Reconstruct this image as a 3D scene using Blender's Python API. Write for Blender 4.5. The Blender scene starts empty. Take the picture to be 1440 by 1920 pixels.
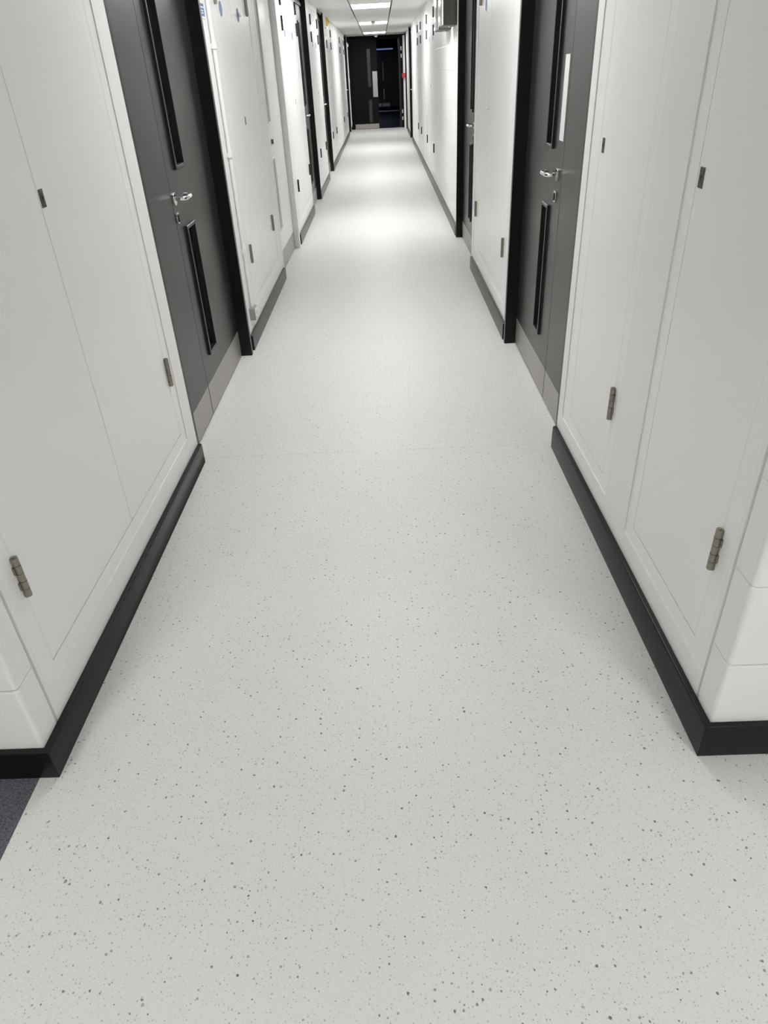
import bpy, bmesh, math, random
from mathutils import Vector, Matrix
random.seed(4)
S = bpy.context.scene
COL = S.collection
S.view_settings.view_transform = 'Standard'
S.view_settings.look = 'None'
S.view_settings.gamma = 1.0
S.view_settings.use_curve_mapping = False
S.view_settings.exposure = 1.2

# ------------------------------------------------------------------ materials
def mat(name, base, rough=0.5, metal=0.0, spec=0.5, emit=None, es=0.0, coat=0.0):
    m = bpy.data.materials.new(name); m.use_nodes = True
    b = m.node_tree.nodes['Principled BSDF']
    b.inputs['Base Color'].default_value = (*base, 1)
    b.inputs['Roughness'].default_value = rough
    b.inputs['Metallic'].default_value = metal
    b.inputs['Specular IOR Level'].default_value = spec
    if coat: b.inputs['Coat Weight'].default_value = coat; b.inputs['Coat Roughness'].default_value = 0.15
    if emit:
        b.inputs['Emission Color'].default_value = (*emit, 1); b.inputs['Emission Strength'].default_value = es
    return m
def nodes(m): return m.node_tree.nodes, m.node_tree.links, m.node_tree.nodes['Principled BSDF']
def add_noise_bump(m, scale, strength, dist=0.002, detail=3, stretch=None):
    N, L, b = nodes(m)
    tc = N.new('ShaderNodeTexCoord'); n = N.new('ShaderNodeTexNoise')
    n.inputs['Scale'].default_value = scale; n.inputs['Detail'].default_value = detail
    if stretch:
        mp = N.new('ShaderNodeMapping'); mp.inputs['Scale'].default_value = stretch
        L.new(tc.outputs['Object'], mp.inputs[0]); L.new(mp.outputs[0], n.inputs['Vector'])
    else: L.new(tc.outputs['Object'], n.inputs['Vector'])
    bp = N.new('ShaderNodeBump'); bp.inputs['Strength'].default_value = strength; bp.inputs['Distance'].default_value = dist
    L.new(n.outputs['Fac'], bp.inputs['Height']); L.new(bp.outputs[0], b.inputs['Normal'])
    return n
M = {}
M['wall'] = mat('white_gloss_wall_paint', (.82, .82, .805), .4, spec=.5); add_noise_bump(M['wall'], 9, .15, .003)
M['panel'] = mat('white_gloss_panel_paint', (.84, .84, .83), .30, spec=.5); add_noise_bump(M['panel'], 10, .04, .001)
M['trim_white'] = mat('white_trim_paint', (.82, .82, .80), .32); add_noise_bump(M['trim_white'], 20, .1, .002)
M['slat'] = mat('white_metal_ceiling', (.86, .86, .845), .4); add_noise_bump(M['slat'], 6, .1, .002)
M['door'] = mat('charcoal_satin_door', (.0150, .0145, .0140), .32, spec=.52); add_noise_bump(M['door'], 160, .25, .0008)
M['black'] = mat('black_satin_frame', (.0035, .0035, .0038), .32, spec=.3); add_noise_bump(M['black'], 60, .06, .001)
M['skirt'] = mat('black_vinyl_skirting', (.0050, .0049, .0048), .29, spec=.30); add_noise_bump(M['skirt'], 40, .1, .001)
M['hinge_shade'] = mat('shaded_steel_hinge', (.035, .033, .03), .4, metal=.6); add_noise_bump(M['hinge_shade'], 90, .1, .0005)  # same steel as the near hinges; dark reflections put into the colour
M['reflect_glass'] = mat('reflection_tinted_glass', (.022, .025, .031), .25); add_noise_bump(M['reflect_glass'], 4, .05, .001)  # lighter grey-blue reflection put into the pane's base colour
M['black_dull'] = mat('dull_black_paint', (.003, .003, .003), .6, spec=.15); add_noise_bump(M['black_dull'], 60, .06, .001)
M['glass'] = mat('wired_glass_unlit_room', (.003, .003, .004), .08, spec=.5); add_noise_bump(M['glass'], 3, .02, .001)  # darkness of the unlit rooms behind put into the pane colour
M['frost'] = mat('grey_frosted_glass', (.30, .30, .30), .3); add_noise_bump(M['frost'], 60, .05, .001)
M['steel'] = mat('satin_stainless_steel', (.62, .61, .58), .28, metal=1); add_noise_bump(M['steel'], 40, .05, .0005)
M['chrome'] = mat('polished_chrome', (.75, .75, .74), .12, metal=1); add_noise_bump(M['chrome'], 10, .02, .0005)
M['kick'] = mat('brushed_kick_plate', (.40, .385, .365), .42, metal=.75); add_noise_bump(M['kick'], 60, .12, .0006, stretch=(1, 1, 18))
M['push'] = mat('satin_aluminium_plate', (.72, .73, .71), .38, metal=.35); add_noise_bump(M['push'], 60, .05, .0005)
M['plate'] = mat('dull_bronze_lock_plate', (.10, .09, .08), .42, metal=.7); add_noise_bump(M['plate'], 80, .1, .0005)
M['hinge'] = mat('worn_steel_hinge', (.30, .27, .225), .36, metal=.9); add_noise_bump(M['hinge'], 90, .15, .0005)
M['plastic'] = mat('white_plastic', (.76, .76, .74), .35); add_noise_bump(M['plastic'], 30, .05, .0005)
M['greyplastic'] = mat('grey_plastic', (.27, .27, .265), .4); add_noise_bump(M['greyplastic'], 30, .05, .0005)
M['boxside'] = mat('dark_grey_powder_coat', (.075, .073, .068), .5); add_noise_bump(M['boxside'], 120, .1, .0005)
M['blue'] = mat('sign_blue', (.035, .10, .36), .4); add_noise_bump(M['blue'], 30, .03, .0005)
M['palered'] = mat('label_print_red', (.45, .12, .14), .5); add_noise_bump(M['palered'], 30, .03, .0005)
M['black_matt'] = mat('dark_recess', (.004, .004, .004), .8); add_noise_bump(M['black_matt'], 30, .05, .0005)
M['yellow'] = mat('yellow_beacon_lens', (.62, .47, .05), .25); add_noise_bump(M['yellow'], 30, .03, .0005)
M['red'] = mat('red_call_point_plastic', (.62, .03, .03), .35); add_noise_bump(M['red'], 30, .03, .0005)
M['lamp'] = mat('lit_diffuser', (.9, .9, .9), .5, emit=(1.0, .988, .982), es=10.7)
M['lamp_lobby'] = mat('lit_lobby_diffuser', (.9, .9, .9), .5, emit=(1.0, .988, .975), es=17.8)
M['lamp_blue'] = mat('dim_blue_emergency_tube', (.2, .25, .4), .5, emit=(.28, .38, .85), es=.16)
M['fill_far'] = mat('added_bluish_fill', (.9, .9, .9), .5, emit=(.6, .72, 1.0), es=60.0)  # added source that brightens the kick plates and threshold in the far lobby
M['lobby'] = mat('unlit_lobby_shade', (.006, .006, .008), .6, spec=.2); add_noise_bump(M['lobby'], 12, .05, .001)  # near-black base: the lobby's lack of light put into the wall colour
M['lobby_floor'] = mat('unlit_lobby_floor', (.003, .0035, .005), .6, spec=.12); add_noise_bump(M['lobby_floor'], 30, .05, .001)  # floor colour lowered to carry the lobby's darkness

# painted concrete blockwork: courses 225 mm, first joint at z = 0.288
def block_mat(name, axis, base=(.82, .82, .805)):
    m = mat(name, base, .36); N, L, b = nodes(m)
    tc = N.new('ShaderNodeTexCoord'); sp = N.new('ShaderNodeSeparateXYZ'); L.new(tc.outputs['Object'], sp.inputs[0])
    cb = N.new('ShaderNodeCombineXYZ')
    ad = N.new('ShaderNodeMath'); ad.inputs[1].default_value = 0.07 if axis == 'X' else 10.0
    L.new(sp.outputs[axis], ad.inputs[0]); L.new(ad.outputs[0], cb.inputs[0])
    az = N.new('ShaderNodeMath'); az.inputs[1].default_value = -0.063; L.new(sp.outputs['Z'], az.inputs[0]); L.new(az.outputs[0], cb.inputs[1])
    br = N.new('ShaderNodeTexBrick'); L.new(cb.outputs[0], br.inputs['Vector'])
    br.inputs['Scale'].default_value = 1; br.inputs['Mortar Size'].default_value = .006; br.inputs['Mortar Smooth'].default_value = .6
    br.inputs['Brick Width'].default_value = .45; br.inputs['Row Height'].default_value = .225
    br.inputs['Color1'].default_value = (1, 1, 1, 1); br.inputs['Color2'].default_value = (1, 1, 1, 1); br.inputs['Mortar'].default_value = (0, 0, 0, 1)
    ns = N.new('ShaderNodeTexNoise'); ns.inputs['Scale'].default_value = 15; ns.inputs['Detail'].default_value = 5
    L.new(tc.outputs['Object'], ns.inputs['Vector'])
    ma = N.new('ShaderNodeMath'); ma.operation = 'MULTIPLY_ADD'; ma.inputs[1].default_value = .6
    L.new(ns.outputs['Fac'], ma.inputs[0]); L.new(br.outputs['Color'], ma.inputs[2])
    bp = N.new('ShaderNodeBump'); bp.inputs['Strength'].default_value = .5; bp.inputs['Distance'].default_value = .005
    L.new(ma.outputs[0], bp.inputs['Height']); L.new(bp.outputs[0], b.inputs['Normal'])
    return m
M['blockX'] = block_mat('painted_blockwork_return', 'X')
M['blockY'] = block_mat('painted_blockwork_corridor', 'Y')

def floor_mat():
    m = mat('speckled_safety_vinyl', (.6, .6, .58), .44, spec=.34); N, L, b = nodes(m)
    tc = N.new('ShaderNodeTexCoord')
    def mth(op, a, bb=None, c=None):
        n = N.new('ShaderNodeMath'); n.operation = op
        for i, v in enumerate((a, bb, c)):
            if v is None: continue
            if isinstance(v, (int, float)): n.inputs[i].default_value = v
            else: L.new(v, n.inputs[i])
        return n.outputs[0]
    def flecks(scale, keep, rmax, soft, off):
        mp = N.new('ShaderNodeMapping'); mp.inputs['Location'].default_value = off; L.new(tc.outputs['Object'], mp.inputs[0])
        nz = N.new('ShaderNodeTexNoise'); nz.inputs['Scale'].default_value = scale*2.2; L.new(mp.outputs[0], nz.inputs['Vector'])
        mx = N.new('ShaderNodeMix'); mx.data_type = 'VECTOR'; mx.inputs[0].default_value = .004*70/scale
        L.new(mp.outputs[0], mx.inputs[4]); L.new(nz.outputs['Color'], mx.inputs[5])
        v = N.new('ShaderNodeTexVoronoi'); v.inputs['Scale'].default_value = scale; v.voronoi_dimensions = '2D'
        L.new(mx.outputs[1], v.inputs['Vector'])
        sp = N.new('ShaderNodeSeparateColor'); L.new(v.outputs['Color'], sp.inputs[0])
        on = mth('LESS_THAN', sp.outputs[0], keep)
        rad = mth('MULTIPLY', mth('ADD', mth('MULTIPLY', sp.outputs[1], .65), .35), rmax)
        d = mth('SUBTRACT', rad, v.outputs['Distance'])
        f = N.new('ShaderNodeMapRange'); f.inputs['From Min'].default_value = 0; f.inputs['From Max'].default_value = soft
        L.new(d, f.inputs['Value'])
        return mth('MULTIPLY', mth('MULTIPLY', f.outputs[0], on), mth('ADD', mth('MULTIPLY', sp.outputs[2], .6), .4))
    a = flecks(58, .26, .19, .05, (0, 0, 0))
    c = flecks(125, .42, .26, .09, (3, 7, 0))
    e = flecks(21, .07, .085, .02, (5, 2, 0))
    g = flecks(230, .5, .45, .3, (1, 4, 0))
    big = N.new('ShaderNodeTexNoise'); big.inputs['Scale'].default_value = 2.2; big.inputs['Detail'].default_value = 4; L.new(tc.outputs['Object'], big.inputs['Vector'])
    def mix(f, c1, c2):
        n = N.new('ShaderNodeMix'); n.data_type = 'RGBA'
        if isinstance(f, (int, float)): n.inputs[0].default_value = f
        else: L.new(f, n.inputs[0])
        for i, v in ((6, c1), (7, c2)):
            if isinstance(v, tuple): n.inputs[i].default_value = (*v, 1)
            else: L.new(v, n.inputs[i])
        return n.outputs[2]
    base = mix(big.outputs['Fac'], (.66, .66, .635), (.70, .70, .675))
    base = mix(mth('MULTIPLY', g, .5), base, (.45, .45, .43))
    base = mix(mth('MULTIPLY', c, .60), base, (.15, .148, .14))
    base = mix(mth('MULTIPLY', a, .90), base, (.075, .073, .07))
    base = mix(mth('MULTIPLY', e, .85), base, (.06, .06, .06))
    # welded seam across the corridor
    sp = N.new('ShaderNodeSeparateXYZ'); L.new(tc.outputs['Object'], sp.inputs[0])
    wob = N.new('ShaderNodeTexNoise'); wob.inputs['Scale'].default_value = 7; L.new(tc.outputs['Object'], wob.inputs['Vector'])
    dy = mth('ABSOLUTE', mth('SUBTRACT', sp.outputs['Y'], 2.792))
    seam = mth('MULTIPLY', mth('LESS_THAN', dy, .0022), mth('GREATER_THAN', wob.outputs['Fac'], .42))
    base = mix(mth('MULTIPLY', seam, .28), base, (.3, .3, .29))
    L.new(base, b.inputs['Base Color'])
    bp = N.new('ShaderNodeBump'); bp.inputs['Strength'].default_value = .12; bp.inputs['Distance'].default_value = .0008
    n2 = N.new('ShaderNodeTexNoise'); n2.inputs['Scale'].default_value = 140; L.new(tc.outputs['Object'], n2.inputs['Vector'])
    L.new(n2.outputs['Fac'], bp.inputs['Height']); L.new(bp.outputs[0], b.inputs['Normal'])
    return m
M['floor'] = floor_mat()

def carpet_mat():
    m = mat('blue_grey_carpet', (.08, .09, .11), .95, spec=.1); N, L, b = nodes(m)
    tc = N.new('ShaderNodeTexCoord'); n = N.new('ShaderNodeTexNoise'); n.inputs['Scale'].default_value = 260; n.inputs['Detail'].default_value = 4
    L.new(tc.outputs['Object'], n.inputs['Vector'])
    r = N.new('ShaderNodeValToRGB'); L.new(n.outputs['Fac'], r.inputs[0])
    r.color_ramp.elements[0].position = .3; r.color_ramp.elements[0].color = (.055, .06, .07, 1)
    r.color_ramp.elements[1].position = .7; r.color_ramp.elements[1].color = (.17, .18, .20, 1)
    L.new(r.outputs[0], b.inputs['Base Color'])
    bp = N.new('ShaderNodeBump'); bp.inputs['Strength'].default_value = .8; bp.inputs['Distance'].default_value = .004
    L.new(n.outputs['Fac'], bp.inputs['Height']); L.new(bp.outputs[0], b.inputs['Normal'])
    return m
M['carpet'] = carpet_mat()

# ------------------------------------------------------------------ geometry helpers
YC, YE, ZC = 1.12, 23.0, 2.24          # corridor mouth, far doors, ceiling height
def XF(s, y):                           # wall face; the first 1.6 m flares out slightly
    t = max(0.0, min(1.0, (2.75 - y)/(2.75 - YC)))
    return (-.876 - .016*t) if s < 0 else (.718 + .014*t)
def pt(s, d, y, z): return Vector((XF(s, y) + s*d, y, z))

class MB:
    def __init__(self): self.bm = bmesh.new()
    def hexa(self, P):                  # 8 points, index = i + 2j + 4k
        v = [self.bm.verts.new(p) for p in P]
        for f in ((0,1,3,2),(4,6,7,5),(0,4,5,1),(2,3,7,6),(0,2,6,4),(1,5,7,3)):
            self.bm.faces.new([v[i] for i in f])
        return v
    def box(self, x0, x1, y0, y1, z0, z1):
        self.hexa([Vector((x, y, z)) for z in (z0, z1) for y in (y0, y1) for x in (x0, x1)]); return self
    def wbox(self, s, d0, d1, y0, y1, z0, z1):   # box in wall coordinates (d = depth into the wall)
        self.hexa([pt(s, d, y, z) for z in (z0, z1) for y in (y0, y1) for d in (d0, d1)]); return self
    def grid(self, s, d0, d1, y0, y1, z0, z1, holes):  # wall panel with rectangular holes
        ys = sorted({y0, y1, *[h[0] for h in holes], *[h[1] for h in holes]}); ys = [y for y in ys if y0 - 1e-6 <= y <= y1 + 1e-6]
        zs = sorted({z0, z1, *[h[2] for h in holes], *[h[3] for h in holes]}); zs = [z for z in zs if z0 - 1e-6 <= z <= z1 + 1e-6]
        def hole(a, b): return any(h[0] < a < h[1] and h[2] < b < h[3] for h in holes)
        for i in range(len(ys)-1):
            j = 0
            while j < len(zs)-1:
                ym = (ys[i]+ys[i+1])/2
                if hole(ym, (zs[j]+zs[j+1])/2): j += 1; continue
                k = j
                while k+1 < len(zs)-1 and not hole(ym, (zs[k+1]+zs[k+2])/2): k += 1
                self.wbox(s, d0, d1, ys[i], ys[i+1], zs[j], zs[k+1]); j = k+1
        return self
    def cyl(self, a, b, r, n=16, r2=None):
        a = Vector(a); b = Vector(b); ax = (b-a).normalized()
        u = ax.orthogonal().normalized(); w = ax.cross(u); r2 = r if r2 is None else r2
        A = [self.bm.verts.new(a + r*(math.cos(t)*u + math.sin(t)*w)) for t in [2*math.pi*i/n for i in range(n)]]
        B = [self.bm.verts.new(b + r2*(math.cos(t)*u + math.sin(t)*w)) for t in [2*math.pi*i/n for i in range(n)]]
        for i in range(n): 
            f = self.bm.faces.new((A[i], A[(i+1) % n], B[(i+1) % n], B[i])); f.smooth = True
        self.bm.faces.new(A[::-1]); self.bm.faces.new(B); return self
    def tube(self, pts, r, n=12):
        pts = [Vector(p) for p in pts]; rings = []; up = None
        for i, p in enumerate(pts):
            t = (pts[min(i+1, len(pts)-1)] - pts[max(i-1, 0)]).normalized()
            if up is None: up = t.orthogonal().normalized()
            up = (up - t*up.dot(t)).normalized(); w = t.cross(up)
            rr = r[i] if isinstance(r, (list, tuple)) else r
            rings.append([self.bm.verts.new(p + rr*(math.cos(2*math.pi*k/n)*up + math.sin(2*math.pi*k/n)*w)) for k in range(n)])
        for A, B in zip(rings, rings[1:]):
            for k in range(n):
                f = self.bm.faces.new((A[k], A[(k+1) % n], B[(k+1) % n], B[k])); f.smooth = True
        self.bm.faces.new(rings[0][::-1]); self.bm.faces.new(rings[-1]); return self
    def dome(self, c, axis, r, h, n=20, m=6):
        c = Vector(c); ax = Vector(axis).normalized(); u = ax.orthogonal().normalized(); w = ax.cross(u); prev = None
        base = None
        for i in range(m):
            a = math.pi/2*i/m
            R = [self.bm.verts.new(c + ax*h*math.sin(a) + r*math.cos(a)*(math.cos(2*math.pi*k/n)*u + math.sin(2*math.pi*k/n)*w)) for k in range(n)]
            if prev:
                for k in range(n):
                    f = self.bm.faces.new((prev[k], prev[(k+1) % n], R[(k+1) % n], R[k])); f.smooth = True
            else: base = R
            prev = R
        top = self.bm.verts.new(c + ax*h)
        for k in range(n):
            f = self.bm.faces.new((prev[k], prev[(k+1) % n], top)); f.smooth = True
        self.bm.faces.new(base[::-1]); return self
    def prism(self, rings):             # sequence of closed profiles with equal counts
        V = [[self.bm.verts.new(p) for p in r] for r in rings]; n = len(rings[0])
        for A, B in zip(V, V[1:]):
            for k in range(n): self.bm.faces.new((A[k], A[(k+1) % n], B[(k+1) % n], B[k]))
        self.bm.faces.new(V[0][::-1]); self.bm.faces.new(V[-1]); return self
    def build(self, name, m, parent=None, bevel=0.0, seg=1):
        bmesh.ops.recalc_face_normals(self.bm, faces=self.bm.faces[:])
        for e in self.bm.edges:
            if len(e.link_faces) == 2 and e.calc_face_angle(0) > math.radians(38): e.smooth = False
        loc = Vector(parent_world(parent)) if parent else None
        if loc is None:
            lo = Vector((min(v.co.x for v in self.bm.verts), min(v.co.y for v in self.bm.verts), min(v.co.z for v in self.bm.verts)))
            hi = Vector((max(v.co.x for v in self.bm.verts), max(v.co.y for v in self.bm.verts), max(v.co.z for v in self.bm.verts)))
            loc = Vector(((lo.x+hi.x)/2, (lo.y+hi.y)/2, lo.z))
            if name.split('_')[0] in ('floor', 'wall', 'ceiling', 'carpet', 'baseboard'): loc = Vector((0, 0, 0))
        bmesh.ops.translate(self.bm, vec=-loc, verts=self.bm.verts[:])
        me = bpy.data.meshes.new(name); self.bm.to_mesh(me); self.bm.free()
        me.materials.append(M[m]); o = bpy.data.objects.new(name, me); COL.objects.link(o)
        if parent: o.parent = parent
        else: o.location = loc
        if bevel:
            md = o.modifiers.new('bevel', 'BEVEL'); md.width = bevel; md.segments = seg; md.limit_method = 'ANGLE'; md.angle_limit = math.radians(40); md.harden_normals = seg > 1
            me.polygons.foreach_set('use_smooth', [True]*len(me.polygons)) if seg > 1 else None
        return o
def parent_world(o):
    v = Vector((0, 0, 0))
    while o: v += o.location; o = o.parent
    return v
def tag(o, label, cat, group=None, kind=None):
    o['label'] = label
    if cat: o['category'] = cat
    if group: o['group'] = group
    if kind: o['kind'] = kind
    return o
def thing(name, loc, label, cat, group=None, kind=None):
    o = bpy.data.objects.new(name, None); o.empty_display_size = .1; COL.objects.link(o); o.location = loc
    return tag(o, label, cat, group, kind)
def struct(o, label=None):
    o['kind'] = 'structure'
    if label: o['label'] = label
    return o

# ------------------------------------------------------------------ openings
# cupboards: side, outer y0, outer y1, list of lower door spans
L_, R_ = -1, 1
Z0, Z1 = .178, 2.205                    # cupboard outer bottom / top
CUP = {
 'L1': (L_, 1.222, 2.635), 'L2': (L_, 4.58, 5.80), 'L3': (L_, 7.60, 9.13), 'L4': (L_, 10.86, 12.20), 'L5': (L_, 13.97, 15.38), 'L6': (L_, 18.50, 20.85),
 'R1': (R_, 1.222, 1.830), 'R1b': (R_, 2.045, 2.690), 'R2': (R_, 4.36, 6.02), 'R3': (R_, 10.72, 12.50), 'R4': (R_, 14.02, 15.42),
}
DO = {  # dark doors: side, near y, far y (inside of frame)
 'L1': (L_, 2.79, 4.13), 'L3': (L_, 9.20, 10.23), 'L4': (L_, 12.34, 13.32), 'L6': (L_, 21.15, 22.18),
 'R1': (R_, 2.80, 4.14), 'R2': (R_, 6.16, 7.33), 'R3': (R_, 18.30, 19.28), 'R4': (R_, 21.70, 22.35),
}
WD = (L_, 6.05, 7.20)
JT = .04                                # frame thickness
wall_spec = {L_: [], R_: []}
def wall(s, name):
    holes = [(c[1], c[2], Z0, Z1) for c in CUP.values() if c[0] == s]
    holes += [(d[1]-JT, d[2]+JT, -1, ZC+1) for d in DO.values() if d[0] == s]
    if s < 0: holes.append((WD[1]-.05, WD[2]+.06, -1, ZC+1))
    b = MB(); b.grid(s, 0, .14, YC+.085, 7.45 if s > 0 else YE+.06, 0, ZC+.06, [h for h in holes])
    if s > 0: b.grid(s, 0, .14, 10.6, YE+.06, 0, ZC+.06, holes)
    # back skin behind the openings
    b.wbox(s, .14, .17, YC, YE+.06, 0, ZC+.06)
    return struct(b.build(name, 'wall'), None)
o = wall(L_, 'wall_left'); o['label'] = 'white painted left corridor wall with flush cupboards and dark doors'
o = wall(R_, 'wall_right'); o['label'] = 'white painted right corridor wall with flush cupboards and dark doors'
o = struct(MB().grid(R_, 0, .14, 7.45, 10.6, 0, ZC+.06, []).build('wall_right', 'blockY')); o['label'] = 'white painted blockwork stretch of right wall past the second dark door'
# block returns at the corridor mouth (rounded arris)
for s, nm in ((L_, 'wall_left_return'), (R_, 'wall_right_return')):
    x = XF(s, YC); b = MB()
    a, c = sorted((x, s*3.3)); b.box(a, c, YC-.002, YC+.0852, 0, 2.7)
    o = struct(b.build(nm, 'blockX', bevel=.013, seg=3)); o['label'] = 'white painted blockwork wall turning away at the %s corner' % ('left' if s < 0 else 'right')
# lobby behind the camera
o = struct(MB().box(-3.4, -3.3, -3.2, YC+.14, 0, 2.7).build('wall_lobby_left', 'wall')); o['label'] = 'white lobby wall left of the camera'
o = struct(MB().box(3.3, 3.4, -3.2, YC+.14, 0, 2.7).build('wall_lobby_right', 'wall')); o['label'] = 'white lobby wall right of the camera'
o = struct(MB().box(-3.4, 3.4, -3.3, -3.2, 0, 2.7).build('wall_back', 'wall')); o['label'] = 'white lobby wall behind the camera'
o = struct(MB().box(-.92, .75, YC-.002, YC+.14, ZC+.02, 2.7).build('wall_bulkhead', 'wall')); o['label'] = 'white bulkhead over the corridor mouth'

# floors
o = struct(MB().box(-.925, 3.4, -3.3, YC, -.03, 0).box(-1.05, .9, YC, YE+.03, -.03, 0).build('floor', 'floor')); o['label'] = 'pale grey speckled vinyl corridor floor'
o = MB().box(-3.4, -.925, -3.3, YC, -.03, .001).build('carpet', 'carpet'); tag(o, 'blue-grey carpet meeting the pale vinyl floor at the bottom left', 'carpet')
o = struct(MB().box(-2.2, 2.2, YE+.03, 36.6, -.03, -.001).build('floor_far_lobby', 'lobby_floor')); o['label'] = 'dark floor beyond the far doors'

# ceilings: side margins, centre trough of cross slats
b = MB(); LX0, LX1 = -.385, .205
lights = [3.62, 8.05, 12.48, 16.93, 21.38]; LL = .84
y = YC+.14
def slats(b, x0, x1, y0, y1, z, p=.1):
    y = y0
    while y < y1-1e-4:
        e = min(y+p-.009, y1); b.box(x0, x1, y, e, z, z+.02); y += p
slats(b, -.93, LX0-.013, YC+.14, YE+.06, ZC); slats(b, LX1+.013, .76, YC+.14, YE+.06, ZC)
yy = YC+.14
for c in lights + [99]:
    slats(b, LX0+.006, LX1-.006, yy, min(c-LL/2-.012, YE+.06), ZC); yy = c+LL/2+.012
b.box(-1.1, .95, YC+.14, YE+.2, ZC+.06, ZC+.10)
o = struct(b.build('ceiling', 'slat')); o['label'] = 'white slatted metal ceiling of the corridor'
b = MB()
b.box(-1.08, .93, YC+.14, YE+.06, ZC+.05, ZC+.058)
o = struct(b.build('ceiling_void', 'black_matt')); o['label'] = 'dark gap above the ceiling slats'
o = struct(MB().box(-3.4, 3.4, -3.3, YC+.14, 2.6, 2.66).build('ceiling_lobby', 'slat')); o['label'] = 'white lobby ceiling behind the camera'

# ------------------------------------------------------------------ skirting
def skirt(name, s, y0, y1, h, label, cap=True):
    prof = [(0, 0), (-.018, 0), (-.018, h-.006), (-.0145, h), (0, h)]
    b = MB(); b.prism([[pt(s, d, y, z) for d, z in prof] for y in (y0, y1)])
    o = struct(b.build(name, 'skirt', bevel=.0015, seg=2)); o['label'] = label
skirt('baseboard_left', L_, 4.225, 6.00, .092, 'black skirting on the left between the near dark door and the white door')
skirt('baseboard_left', L_, 7.36, 9.13, .092, 'black skirting on the left under the cupboard past the white door')
skirt('baseboard_left', L_, 10.30, 12.25, .092, 'short black skirting on the left between the second and third dark doors')
skirt('baseboard_left', L_, 13.40, 21.08, .092, 'long black skirting on the left towards the far doors')
skirt('baseboard_right', R_, 4.215, 6.05, .1, 'black skirting on the right between the two nearest dark doors')
skirt('baseboard_right', R_, 7.42, 18.25, .1, 'long black skirting on the right under the blockwork')
skirt('baseboard_right', R_, 19.36, 21.62, .1, 'short black skirting on the far right')
def corner_skirt(name, s, yend, h, label):
    prof = [(0, 0), (.018, 0), (.018, h-.006), (.0145, h), (0, h)]
    b = MB(); rings = []
    rings.append([Vector((s*3.3, YC-.002-d, z)) for d, z in prof])
    rings.append([Vector((XF(s, YC) - s*d, YC-.002-d, z)) for d, z in prof])
    rings.append([pt(s, -d, 2.75, z) for d, z in prof])
    if yend > 2.75: rings.append([pt(s, -d, yend, z) for d, z in prof])
    b.prism(rings); o = struct(b.build(name, 'skirt', bevel=.002, seg=2)); o['label'] = label
corner_skirt('baseboard_left', L_, 2.752, .094, 'black skirting turning the near left corner')
corner_skirt('baseboard_right', R_, 2.758, .104, 'black skirting turning the near right corner')

# ------------------------------------------------------------------ hardware
def hinge(parent, s, y, zc, dirn, L=.112, d=.0035, detail=True):
    """barrel at y; leaf wraps to the frame side (dirn = +1 / -1 in y)"""
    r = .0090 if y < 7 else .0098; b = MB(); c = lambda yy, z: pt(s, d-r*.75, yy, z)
    n = 5; k = L/n; z0 = zc-L/2
    for i in range(n):
        rr = r if i % 2 == 0 else r*1.02
        b.cyl(c(y, z0+i*k+.0006), c(y, z0+(i+1)*k-.0006), rr, 14)
        if i % 2 == 1: b.wbox(s, d-r*.55, d+.004, *sorted((y, y+dirn*.0125)), z0+i*k+.001, z0+(i+1)*k-.001)
    b.cyl(c(y, z0-.0015), c(y, z0+L+.0015), r*.5, 10)
    return b.build('hinge', 'hinge' if y < 7 else 'hinge_shade', parent)
def lockplate(parent, s, y, z, d=.0035):
    b = MB().wbox(s, d-.0016, d+.002, y-.0125, y+.0125, z-.022, z+.022)
    o = b.build('lock_plate', 'plate', parent, bevel=.0006)
    k = MB(); k.cyl(pt(s, d-.002, y, z+.002), pt(s, d+.001, y, z+.002), .0042, 12); k.wbox(s, d-.002, d+.001, y-.0014, y+.0014, z-.009, z)
    k.build('keyhole', 'black_matt', o)
def sticker(s, y, z, label, r=.036, d=.0030):
    b = MB().cyl(pt(s, d-.0012, y, z), pt(s, d+.0004, y, z), r, 32)
    tag(b.build('round_sign', 'blue'), label, 'sign', 'round blue door signs')

# ------------------------------------------------------------------ cupboards
def cupboard(key, doors, locks, hinges, label, lowz=.226, frame_mat='panel', midz=True):
    s, y0, y1 = CUP[key]; F = .0035       # recessed 6 mm into the wall
    t = thing('service_cupboard', pt(s, .05, (y0+y1)/2, Z0), label, 'cupboard', 'flush white service cupboards')
    zt = 1.935; zb = 1.965; ztop = 2.165
    gap = .0036; holes = []
    runs = []
    for a, c in doors:                   # doors that touch share a hole
        if runs and abs(runs[-1][1]-a) < .006: runs[-1][1] = c
        else: runs.append([a, c])
    for a, c in runs: holes += [(a, c, lowz, zt), (a, c, zb, ztop)]
    e = .0004
    MB().grid(s, F, .06, y0+e, y1-e, Z0+e, Z1-e, holes).build('frame', frame_mat, t)
    MB().wbox(s, .062, .07, y0+e, y1-e, Z0+e, Z1-e).build('back_panel', 'trim_white', t)
    for i, (a, c) in enumerate(doors):
        lo = MB().wbox(s, F, F+.022, a+gap/2, c-gap/2, lowz+gap, zt-gap/2).build('door', 'panel', t, bevel=.001)
        up = MB().wbox(s, F, F+.022, a+gap/2, c-gap/2, zb+gap, ztop-gap/2).build('upper_door', 'panel', t, bevel=.001)
        if locks[i] is not None: lockplate(lo, s, locks[i], 1.217, F)
        hy, dr = hinges[i]
        for z in (.497, 1.852): hinge(lo, s, hy, z, dr)
        for z in (2.04,): hinge(up, s, hy, z, dr)
    return t
cupboard('L1', [(1.282, 1.930), (1.930, 2.575)], [None, 1.947], [(1.282, -1), (2.575, 1)], 'wide white two-door cupboard filling the near left wall')
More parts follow.
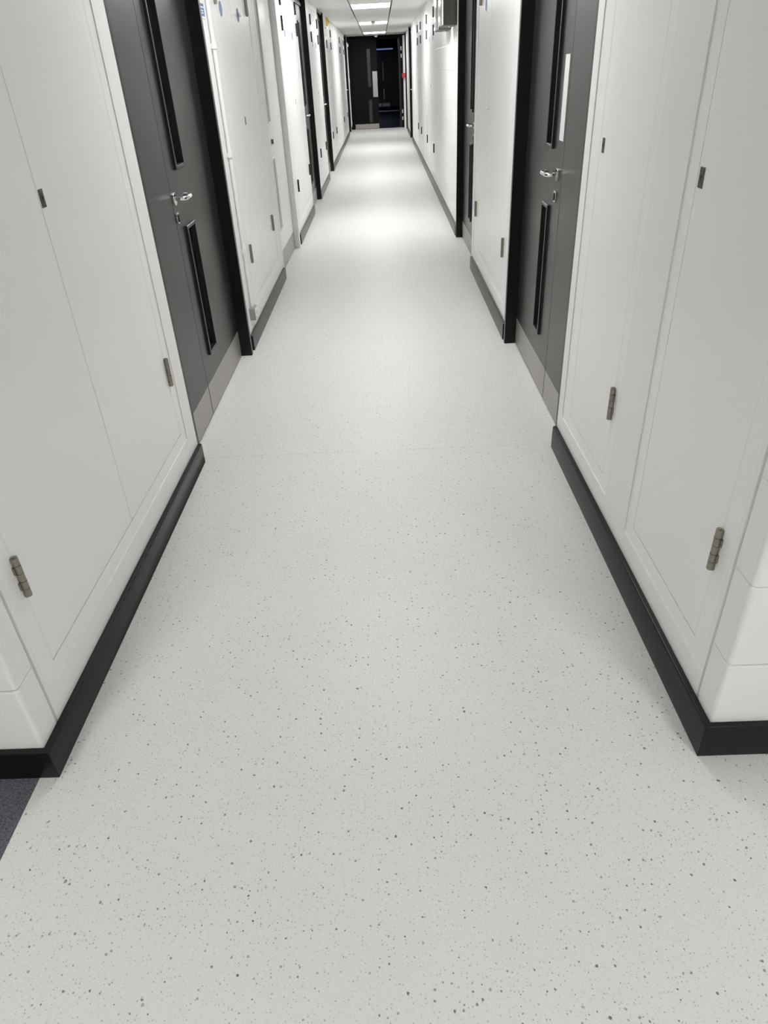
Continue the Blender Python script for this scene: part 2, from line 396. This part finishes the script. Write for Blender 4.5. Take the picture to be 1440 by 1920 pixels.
cupboard('L2', [(4.64, 5.11), (5.11, 5.70)], [None, 5.122], [(4.64, -1), (5.70, 1)], 'white two-door cupboard beside the conduit past the nearest left dark door')
cupboard('L3', [(7.71, 8.32), (8.32, 9.05)], [8.308, None], [(7.71, -1), (9.05, 1)], 'white two-door cupboard between the white door and the second left dark door')
cupboard('L4', [(10.95, 11.52), (11.52, 12.08)], [11.50, None], [(10.95, -1), (12.08, 1)], 'white two-door cupboard between the second and third left dark doors')
cupboard('L5', [(14.06, 14.66), (14.66, 15.28)], [14.64, None], [(14.06, -1), (15.28, 1)], 'white two-door cupboard just past the yellow beacon on the left')
cupboard('L6', [(18.62, 19.66), (19.66, 20.68)], [19.64, None], [(18.62, -1), (20.68, 1)], 'farthest white two-door cupboard on the left wall')
cupboard('R1', [(1.284, 1.770)], [1.745], [(1.284, -1)], 'single-door white cupboard nearest on the right, beside the block corner')
cupboard('R1b', [(2.105, 2.585)], [2.545], [(2.105, -1)], 'narrow single-door white cupboard just before the nearest right dark door')
cupboard('R2', [(4.47, 5.37), (5.37, 5.88)], [None, None], [(4.47, -1), (5.88, 1)], 'white two-door cupboard between the two nearest right dark doors')
cupboard('R3', [(10.84, 11.60), (11.60, 12.38)], [11.58, None], [(10.84, -1), (12.38, 1)], 'white two-door cupboard on the right past the blockwork')
cupboard('R4', [(14.15, 14.72), (14.72, 15.28)], [14.70, None], [(14.15, -1), (15.28, 1)], 'farthest white two-door cupboard on the right wall')
sk = [(L_, 4.80, 'blue round sign on the left leaf of the cupboard beside the conduit'),
      (L_, 5.36, 'blue round sign on the right leaf of the cupboard beside the conduit'),
      (L_, 7.925, 'blue round sign on the left leaf of the cupboard past the white door'),
      (L_, 8.57, 'blue round sign on the right leaf of the cupboard past the white door'),
      (L_, 11.12, 'blue round sign on the left leaf of the cupboard between left dark doors'),
      (L_, 11.68, 'blue round sign on the right leaf of the cupboard between left dark doors'),
      (L_, 14.30, 'blue round sign on the left leaf of the cupboard past the yellow beacon'),
      (L_, 14.96, 'blue round sign on the right leaf of the cupboard past the yellow beacon'),
      (R_, 5.63, 'blue round sign at the top of the cupboard between the two nearest right doors'),
      (R_, 11.05, 'blue round sign on the nearer leaf of the right cupboard past the blockwork'),
      (R_, 11.81, 'blue round sign on the farther leaf of the right cupboard past the blockwork')]
for s, y, lab in sk: sticker(s, y, 1.785 if y < 10 else 1.775, lab)
# chrome stud added as glare on the second sticker of the conduit cupboard, white knob on the right cupboard
o = MB().cyl(pt(L_, .0045, 5.372, 1.785), pt(L_, -.008, 5.372, 1.785), .011, 18).dome(pt(L_, -.008, 5.372, 1.785), (1, 0, 0), .011, .006).build('turn_latch', 'chrome')
tag(o, 'small shiny stud added as glare on the blue round sign beside the conduit', 'glare')
o = MB().cyl(pt(R_, .006, 5.352, 1.208), pt(R_, -.004, 5.352, 1.208), .007, 16).dome(pt(R_, -.004, 5.352, 1.208), (-1, 0, 0), .012, .014).build('cupboard_knob', 'plastic')
tag(o, 'small white knob on the cupboard between the two nearest right doors', 'knob')

# ------------------------------------------------------------------ doors
def vision(parent, s, d, y0, y1, z0, z1, bead=.016, gl='glass', bm_='door'):
    b = MB().grid(s, d-.012, d+.002, y0-bead, y1+bead, z0-bead, z1+bead, [(y0, y1, z0, z1)])
    f = b.build('vision_panel', bm_, parent, bevel=.002)
    MB().wbox(s, d+.010, d+.016, y0, y1, z0, z1).build('glass_pane', gl, f)
def lever(parent, s, d, y, z, dirn):
    o = MB().cyl(pt(s, d, y, z), pt(s, d-.010, y, z), .027, 28).build('handle', 'chrome', parent, bevel=.0015, seg=2)
    P = [(d-.006, 0), (d-.030, 0), (d-.045, .004), (d-.053, .016), (d-.054, .04), (d-.054, .085), (d-.053, .104), (d-.047, .117), (d-.035, .123), (d-.016, .124)]
    MB().tube([pt(s, a, y+dirn*b_, z) for a, b_ in P], [.0095]*10, 14).build('lever', 'chrome', o)
def keylock(parent, s, d, y, z):
    o = MB().cyl(pt(s, d, y, z), pt(s, d-.008, y, z), .0255, 28).build('lock_rose', 'chrome', parent, bevel=.0015, seg=2)
    b = MB(); b.cyl(pt(s, d-.008, y, z+.006), pt(s, d-.0125, y, z+.006), .0085, 16); b.wbox(s, d-.0125, d-.008, y-.005, y+.005, z-.017, z+.004)
    b.build('lock_cylinder', 'boxside', o)
def dark_door(n, key, rec, seamy, handle=None, lock=None, vis=None, visz=((.29, .875), (1.14, 1.95)), push=None, kick=.158, label='', handle_dir=1, prot=.016, leaf_z=2.12):
    s, y0, y1 = DO[key]; t = thing('door_%d' % n, pt(s, 0, (y0+y1)/2, 0), label, 'door', kind='structure')
    # frame: jambs, head, transom panel
    f = MB(); f.wbox(s, .004, .13, y0-JT, y0, 0, ZC-.002); f.wbox(s, -prot, .13, y1, y1+JT-.002, 0, ZC-.002)
    f.wbox(s, .004, .13, y0, y1, ZC-.035, ZC-.002); f.wbox(s, rec-.012, .13, y0, y1, leaf_z+.003, leaf_z+.04)
    f.build('door_frame', 'black', t, bevel=.0015)
    MB().wbox(s, rec+.004, .12, y0, y1, leaf_z+.04, ZC-.035).build('overpanel', 'door', t)
    spans = [(y0+.003, seamy-.002, False), (seamy+.002, y1-.003, True)] if seamy else [(y0+.003, y1-.003, True)]
    for a, c, main in spans:
        holes = [(vis[0], vis[1], z0, z1) for z0, z1 in visz] if (vis and main) else []
        lf = MB().grid(s, rec, rec+.044, a, c, .006, leaf_z, holes).build('leaf', 'door', t)
        if kick: MB().wbox(s, rec-.0018, rec+.001, a+.004, c-.004, .008, kick).build('kick_plate', 'kick', lf, bevel=.0006)
        if main and vis:
            for z0, z1 in visz: vision(lf, s, rec, vis[0], vis[1], z0, z1)
        if main and handle: lever(lf, s, rec, handle[0], handle[1], handle_dir)
        if main and lock: keylock(lf, s, rec, lock[0], lock[1])
        if main and push:
            MB().wbox(s, rec-.0020, rec+.001, *push).build('push_plate', 'push', lf, bevel=.0006)
    return t
dark_door(1, 'L1', .050, 3.262, (3.288, 1.021), (3.292, .943), (3.405, 3.535), label='nearest left charcoal double door with slim vision panels and lever handle')
dark_door(2, 'R1', .050, 3.281, (3.350, 1.035), (3.366, .945), (3.490, 3.595), push=(3.306, 3.384, 1.166, 1.477), label='nearest right charcoal door with narrow side leaf and pale push plate')
dark_door(3, 'L3', .040, None, (9.50, 1.03), (9.52, .95), (9.62, 9.74), label='second charcoal door on the left, past the white door', visz=((.29, .875), (1.14, 1.95)))
dark_door(4, 'L4', .040, None, (12.62, 1.03), None, (12.75, 12.87), label='third charcoal door on the left, next to the yellow beacon')
dark_door(5, 'R2', .045, 6.37, (6.46, 1.035), (6.475, .945), (6.60, 6.72), push=(6.39, 6.45, 1.17, 1.475), label='second charcoal door on the right, before the blockwork')
dark_door(6, 'L6', .040, None, (21.3, 1.03), None, None, label='farthest charcoal door on the left beside the far doors')
dark_door(7, 'R3', .040, None, (18.55, 1.03), None, None, label='charcoal door on the far right wall before the short skirting')
dark_door(8, 'R4', .040, None, None, None, None, label='last charcoal door on the right, beside the far doors')

# white door
s, y0, y1 = WD; t = thing('door_9', pt(s, 0, (y0+y1)/2, 0), 'white door with steel kick plate and two slim frosted panels on the left', 'door', kind='structure')
f = MB(); f.wbox(s, -.002, .13, y0-.05, y0, 0, ZC-.002); f.wbox(s, -.018, .13, y1, y1+.058, 0, ZC-.002); f.wbox(s, 0, .13, y0, y1, ZC-.04, ZC-.002)
f.build('door_frame', 'trim_white', t, bevel=.002)
rec = .034; vy = (6.345, 6.475)
lf = MB().grid(s, rec, rec+.044, y0+.003, y1-.009, .006, ZC-.044, [(*vy, .33, .87), (*vy, 1.14, 2.02)]).build('leaf', 'panel', t)
MB().wbox(s, rec-.0018, rec+.001, y0+.01, y1-.01, .008, .158).build('kick_plate', 'kick', lf, bevel=.0006)
MB().wbox(s, rec+.010, rec+.03, y1-.0085, y1-.0005, .006, ZC-.044).build('door_seal', 'black_matt', t)  # black strip added so the gap beside the leaf reads as shade
for z0, z1 in ((.33, .87), (1.14, 2.02)):
    b = MB().grid(s, rec-.006, rec+.002, vy[0]-.014, vy[1]+.014, z0-.014, z1+.014, [(*vy, z0, z1)]); fr = b.build('vision_panel', 'panel', lf, bevel=.002)
    MB().wbox(s, rec+.006, rec+.012, *vy, z0, z1).build('glass_pane', 'frost', fr)
o = MB().cyl(pt(s, rec, 6.36, 1.0), pt(s, rec-.008, 6.36, 1.0), .024, 24).build('lock_rose', 'chrome', lf)
MB().wbox(s, rec-.024, rec-.008, 6.355, 6.365, .985, 1.018).build('thumb_turn', 'boxside', o)

# ------------------------------------------------------------------ far double doors
t = thing('door_10', (-.08, YE, 0), 'dark double doors at the far end, right leaf standing open', 'door', kind='structure')
XL, XR = -.79, .60; ZH = 2.15
f = MB(); f.box(-.90, XL, YE-.02, YE+.12, 0, ZH+.05); f.box(XR, .70, YE-.02, YE+.12, 0, ZH+.05); f.box(XL, XR, YE-.02, YE+.12, ZH, ZH+.06)
f.build('door_frame', 'black_dull', t, bevel=.002)
def face_grid(x0, x1, z0, z1, ya, yb, holes):
    b = MB(); xs = sorted({x0, x1, *[v for h in holes for v in h[:2]]}); zs = sorted({z0, z1, *[v for h in holes for v in h[2:]]})
    for i in range(len(xs)-1):
        for j in range(len(zs)-1):
            xm, zm = (xs[i]+xs[i+1])/2, (zs[j]+zs[j+1])/2
            if any(h[0] < xm < h[1] and h[2] < zm < h[3] for h in holes): continue
            b.box(xs[i], xs[i+1], ya, yb, zs[j], zs[j+1])
    return b
H = [(-.335, -.255, .17, .72), (-.335, -.255, 1.045, 1.93)]
lf = face_grid(XL+.004, -.062, .006, ZH-.003, YE, YE+.045, H).build('leaf', 'black_dull', t)
for h in H:
    fr = face_grid(h[0]-.012, h[1]+.012, h[2]-.012, h[3]+.012, YE-.008, YE, [h]).build('vision_panel', 'black', lf)
    MB().box(h[0], h[1], YE+.01, YE+.016, h[2], h[3]).build('glass_pane', 'reflect_glass', fr)
MB().box(XL+.03, -.07, YE-.002, YE+.001, .008, .128).build('kick_plate', 'kick', lf)
MB().box(-.205, -.070, YE-.002, YE+.001, .792, 1.412).build('push_plate', 'kick', lf)
# open right leaf, swung into the lobby about the right jamb
b = MB(); b.box(XR-.05, XR-.005, YE+.13, YE+.78, .006, ZH-.003); lf = b.build('open_leaf', 'door', t)
for z0, z1 in ((.17, .72), (1.045, 1.93)): MB().box(XR-.058, XR-.052, YE+.55, YE+.63, z0, z1).build('vision_panel', 'glass', lf)
for z in (.20, .32, .41): pass
for z in (.232, .405, 1.742, 1.914):
    MB().box(XR+.005, XR+.034, YE-.026, YE-.019, z-.045, z+.045).build('hinge', 'push', t)

# far lobby shell, second doors, lamp, threshold
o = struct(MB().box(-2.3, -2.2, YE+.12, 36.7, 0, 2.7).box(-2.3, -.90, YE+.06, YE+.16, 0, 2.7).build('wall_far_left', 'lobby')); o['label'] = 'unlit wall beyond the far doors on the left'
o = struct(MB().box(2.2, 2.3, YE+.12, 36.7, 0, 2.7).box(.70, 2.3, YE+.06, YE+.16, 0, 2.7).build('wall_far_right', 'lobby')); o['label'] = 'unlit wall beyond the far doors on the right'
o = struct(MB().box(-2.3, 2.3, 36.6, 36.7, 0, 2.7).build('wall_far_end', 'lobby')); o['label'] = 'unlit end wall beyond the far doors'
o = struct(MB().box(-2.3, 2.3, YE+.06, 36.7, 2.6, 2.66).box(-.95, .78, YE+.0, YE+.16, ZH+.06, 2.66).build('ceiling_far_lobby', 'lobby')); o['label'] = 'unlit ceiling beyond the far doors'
t = thing('door_11', (.1, 36.5, 0), 'second dark doors seen through the open leaf, with pale kick plates', 'door', kind='structure')
lf = MB().box(-.75, .055, 36.54, 36.58, .006, 2.1).build('leaf', 'door', t)
MB().box(-.74, .040, 36.535, 36.545, .008, .14).build('kick_plate', 'push', lf)
lf = MB().box(.062, .95, 36.54, 36.58, .006, 2.1).build('leaf', 'door', t)
MB().box(.075, .42, 36.535, 36.545, .008, .14).build('kick_plate', 'push', lf)
MB().box(.145, .185, 36.535, 36.545, .30, .70).build('vision_panel', 'push', lf)  # pale plate colour stands in for light from beyond these panels
MB().box(.135, .175, 36.535, 36.545, 1.03, 1.72).build('vision_panel', 'push', lf)
o = MB().box(-.12, .62, 36.52, 36.60, 2.16, 2.21).build('emergency_lamp', 'lamp_blue'); tag(o, 'dim blue strip lamp in the dark lobby beyond the far doors', 'lamp')
o = MB().box(-.35, .72, 32.3, 32.9, 0, .006).build('threshold_strip', 'push'); tag(o, 'pale bluish threshold strip on the dark floor beyond the far doors', 'threshold')

# ------------------------------------------------------------------ ceiling lights and devices
names = ['ceiling light panel over the nearest dark doors, above the picture', 'ceiling light panel over the second cupboard pair, above the picture',
         'ceiling light panel nearest of the three in view', 'middle ceiling light panel with a detector in front of it', 'farthest ceiling light panel just before the far doors']
for c, nm in zip(lights, names):
    t = thing('ceiling_light', ((LX0+LX1)/2, c, ZC), nm, 'ceiling light', 'recessed corridor lights')
    x0, x1 = LX0+.008, LX1-.008
    b = MB(); b.box(x0, x0+.008, c-LL/2, c+LL/2, ZC-.002, ZC+.03).box(x1-.008, x1, c-LL/2, c+LL/2, ZC-.002, ZC+.03)
    b.box(x0+.008, x1-.008, c-LL/2, c-LL/2+.012, ZC-.002, ZC+.03).box(x0+.008, x1-.008, c+LL/2-.012, c+LL/2, ZC-.002, ZC+.03); b.build('frame', 'slat', t)
    MB().box(x0+.009, x1-.009, c-LL/2+.013, c+LL/2-.013, ZC+.004, ZC+.02).build('diffuser', 'lamp', t)
for (x, y, nm) in ((-1.6, -1.0, 'lobby ceiling light left of the camera'), (1.6, -1.0, 'lobby ceiling light right of the camera')):
    t = thing('ceiling_light', (x, y, 2.6), nm, 'ceiling light', 'lobby ceiling lights')
    MB().box(x-.3, x+.3, y-.3, y+.3, 2.585, 2.598).build('frame', 'slat', t); MB().box(x-.28, x+.28, y-.28, y+.28, 2.578, 2.584).build('diffuser', 'lamp_lobby', t)
t = thing('ceiling_light', (-1.3, 29.5, 2.6), 'added bluish fill light, unseen behind the closed far door leaf', 'ceiling light')  # unseen fill added to brighten the dark lobby
MB().box(-1.5, -1.1, 29.3, 29.7, 2.585, 2.6).build('frame', 'slat', t); MB().box(-1.48, -1.12, 29.32, 29.68, 2.57, 2.584).build('diffuser', 'fill_far', t)
def detector(x, y, r, label):
    t = thing('smoke_detector', (x, y, ZC), label, 'smoke detector', 'ceiling smoke detectors')
    MB().cyl((x, y, ZC-.001), (x, y, ZC-.018), r, 24).build('base', 'plastic', t)
    MB().cyl((x, y, ZC-.0185), (x, y, ZC-.03), r*.75, 24).build('sensing_chamber', 'greyplastic', t)
    MB().dome((x, y, ZC-.031), (0, 0, -1), r*.9, .032).build('cap', 'plastic', t)
detector(-.085, 16.1, .052, 'white ceiling detector in front of the middle light panel')
detector(-.06, 22.35, .052, 'white ceiling detector above the far doors')

# yellow beacon with boxes under it
t = thing('alarm_beacon', pt(L_, 0, 13.62, 2.07), 'yellow-lensed alarm beacon on white box high beside the third left dark door', 'alarm')
MB().wbox(L_, -.045, 0, 13.50, 13.66, 2.06, 2.20).build('back_box', 'plastic', t, bevel=.004)
MB().dome(pt(L_, -.045, 13.58, 2.135), (1, 0, 0), .062, .05).build('lens', 'yellow', t)
MB().cyl(pt(L_, -.092, 13.58, 2.135), pt(L_, -.098, 13.58, 2.135), .014).build('sounder_hole', 'black_matt', t)
t = thing('sounder_box', pt(L_, 0, 13.6, 1.97), 'small white box with lamp below the yellow beacon', 'wall box')
MB().wbox(L_, -.055, 0, 13.53, 13.63, 1.95, 2.045).build('body', 'plastic', t, bevel=.004)
MB().dome(pt(L_, -.055, 13.58, 2.0), (1, 0, 0), .025, .02).build('lamp_cover', 'plastic', t)
# far left white box, blue sign, conduit
t = thing('sensor_box', pt(L_, 0, 22.5, 2.0), 'white sensor box high on the far left above a thin white conduit', 'wall box')
MB().wbox(L_, -.05, 0, 22.36, 22.50, 1.99, 2.08).build('body', 'plastic', t, bevel=.004)
MB().dome(pt(L_, -.05, 22.43, 2.03), (1, 0, 0), .03, .02).build('lens', 'plastic', t)
t = thing('conduit', pt(L_, 0, 22.52, 0), 'thin white conduit running down the far left wall beside the far doors', 'conduit')
MB().cyl(pt(L_, -.02, 22.55, .10), pt(L_, -.02, 22.55, 2.1), .015, 12).build('pipe', 'plastic', t)
for z in (1.22, .20): MB().cyl(pt(L_, -.02, 22.55, z-.05), pt(L_, -.02, 22.55, z+.05), .021, 12).build('coupling', 'plastic', t)
o = MB().cyl((-.914, 21.98, 1.43), (-.908, 21.98, 1.43), .085, 28).build('round_sign', 'blue'); tag(o, 'blue round sign on the farthest left dark door', 'sign', 'round blue door signs')
# red call point
t = thing('fire_call_point', (.668, 22.6, 1.24), 'small red fire call point on the right beside the far doors', 'call point')
MB().box(.622, .708, 22.62, 22.71, 1.225, 1.335).build('housing', 'red', t, bevel=.004)
MB().box(.655, .693, 22.612, 22.62, 1.26, 1.30).build('button', 'palered', t)
o = struct(MB().box(.66, .716, 22.71, 22.96, 0, 2.2).build('trim_1', 'trim_white')); o['label'] = 'pale strip of wall lining beside the far doors on the right'

# near conduit and spur box
t = thing('conduit', pt(L_, 0, 4.36, .23), 'thin white conduit running down the left wall beside the nearest dark door', 'conduit')
MB().cyl(pt(L_, -.014, 4.36, .236), pt(L_, -.014, 4.36, ZC), .0105, 14).build('pipe', 'plastic', t)
for z in (1.60, 1.09, .57): MB().cyl(pt(L_, -.014, 4.36, z-.013), pt(L_, -.014, 4.36, z+.013), .0165, 16).wbox(L_, -.012, 0, 4.347, 4.373, z-.009, z+.009).build('saddle_clip', 'plastic', t)
t = thing('junction_box', pt(L_, 0, 4.36, .163), 'small grey junction box at the foot of the conduit near the skirting', 'junction box')
MB().wbox(L_, -.036, 0, 4.315, 4.405, .163, .236).build('body', 'greyplastic', t, bevel=.002)
lab = MB().wbox(L_, -.0375, -.036, 4.320, 4.400, .168, .232).build('label_plate', 'plastic', t)
MB().wbox(L_, -.0383, -.0375, 4.350, 4.385, .195, .200).wbox(L_, -.0383, -.0375, 4.350, 4.375, .206, .210).build('print', 'palered', lab)
MB().cyl(pt(L_, -.0375, 4.335, .178), pt(L_, -.039, 4.335, .178), .003, 10).build('screw', 'black_matt', t)

# information sign by the near left frame
t = thing('wall_sign', pt(L_, 0, 4.245, 1.71), 'white information sign with blue circle and blue box beside the nearest left dark door', 'sign')
MB().wbox(L_, -.003, 0, 4.185, 4.315, 1.712, 1.96).build('sign_board', 'plastic', t)
b = MB(); n = 28
def ring(b, s, d0, d1, yc, zc, r0, r1, n=28):
    for k in range(n):
        a0, a1 = 2*math.pi*k/n, 2*math.pi*(k+1)/n
        P = []
        for a in (a0, a1):
            for r in (r0, r1):
                for d in (d0, d1): P.append(pt(s, d, yc+r*math.cos(a), zc+r*math.sin(a)))
        b.hexa(P)
ring(b, L_, -.0036, -.0030, 4.25, 1.835, .030, .042)
b.build('circle_symbol', 'blue', t)
MB().wbox(L_, -.0036, -.0030, 4.225, 4.275, 1.826, 1.842).wbox(L_, -.0036, -.0030, 4.242, 4.258, 1.806, 1.826).build('figure_symbol', 'blue', t)
MB().wbox(L_, -.0036, -.0030, 4.200, 4.300, 1.762, 1.774).grid(L_, -.0036, -.0030, 4.200, 4.300, 1.722, 1.756, [(4.215, 4.285, 1.732, 1.737), (4.215, 4.285, 1.742, 1.747)]).build('text_box', 'blue', t)

# stainless cabinets on the right wall
def cabinet(ya, yb, z0, label):
    t = thing('wall_cabinet', pt(R_, 0, (ya+yb)/2, z0), label, 'cabinet', 'steel cabinets on the right wall')
    MB().wbox(R_, -.125, 0, ya, yb, z0, 2.16).build('body', 'boxside', t, bevel=.003)
    prof = []; n = 10
    for k in range(n+1):
        a = math.pi*k/n; prof.append((-.126-.022*math.sin(a)**.7, ya+.01+(yb-ya-.02)*(1-math.cos(a))/2))
    rings = [[pt(R_, d, y, z) for d, y in prof] for z in (z0+.004, 2.158)]
    o = MB().prism(rings).build('front_cover', 'chrome', t)
    o.data.polygons.foreach_set('use_smooth', [len(p.vertices) == 4 for p in o.data.polygons])
    MB().cyl(pt(R_, -.05, (ya+yb)/2, z0), pt(R_, -.05, (ya+yb)/2, z0-.008), .012).build('drain_plug', 'chrome', t)
cabinet(7.62, 8.04, 1.765, 'nearer steel-fronted wall cabinet with dark grey side, high on the right blockwork')
cabinet(8.22, 8.72, 1.755, 'farther steel-fronted wall cabinet, high on the right blockwork')

# ------------------------------------------------------------------ world and camera
w = bpy.data.worlds.new('world'); S.world = w; w.use_nodes = True
w.node_tree.nodes['Background'].inputs[0].default_value = (.5, .55, .6, 1); w.node_tree.nodes['Background'].inputs[1].default_value = 0.02
f_, p_, r_, w_ = 1292.4656, .570884774, -.0528389121, -.0230062217
right = Vector((math.cos(w_), -math.sin(w_), 0)); fwd = Vector((math.sin(w_)*math.cos(p_), math.cos(w_)*math.cos(p_), -math.sin(p_))); up = right.cross(fwd)
rt = math.cos(r_)*right + math.sin(r_)*up; u2 = -math.sin(r_)*right + math.cos(r_)*up
cam = bpy.data.cameras.new('camera'); co = bpy.data.objects.new('camera', cam); COL.objects.link(co)
mtx = Matrix((rt, u2, -fwd)).transposed().to_4x4(); mtx.translation = Vector((0, 0, 1.46)); co.matrix_world = mtx
cam.sensor_fit = 'VERTICAL'; cam.sensor_height = 36; cam.sensor_width = 27; cam.lens = f_*36/1920; cam.clip_start = .02; cam.clip_end = 200
S.camera = co
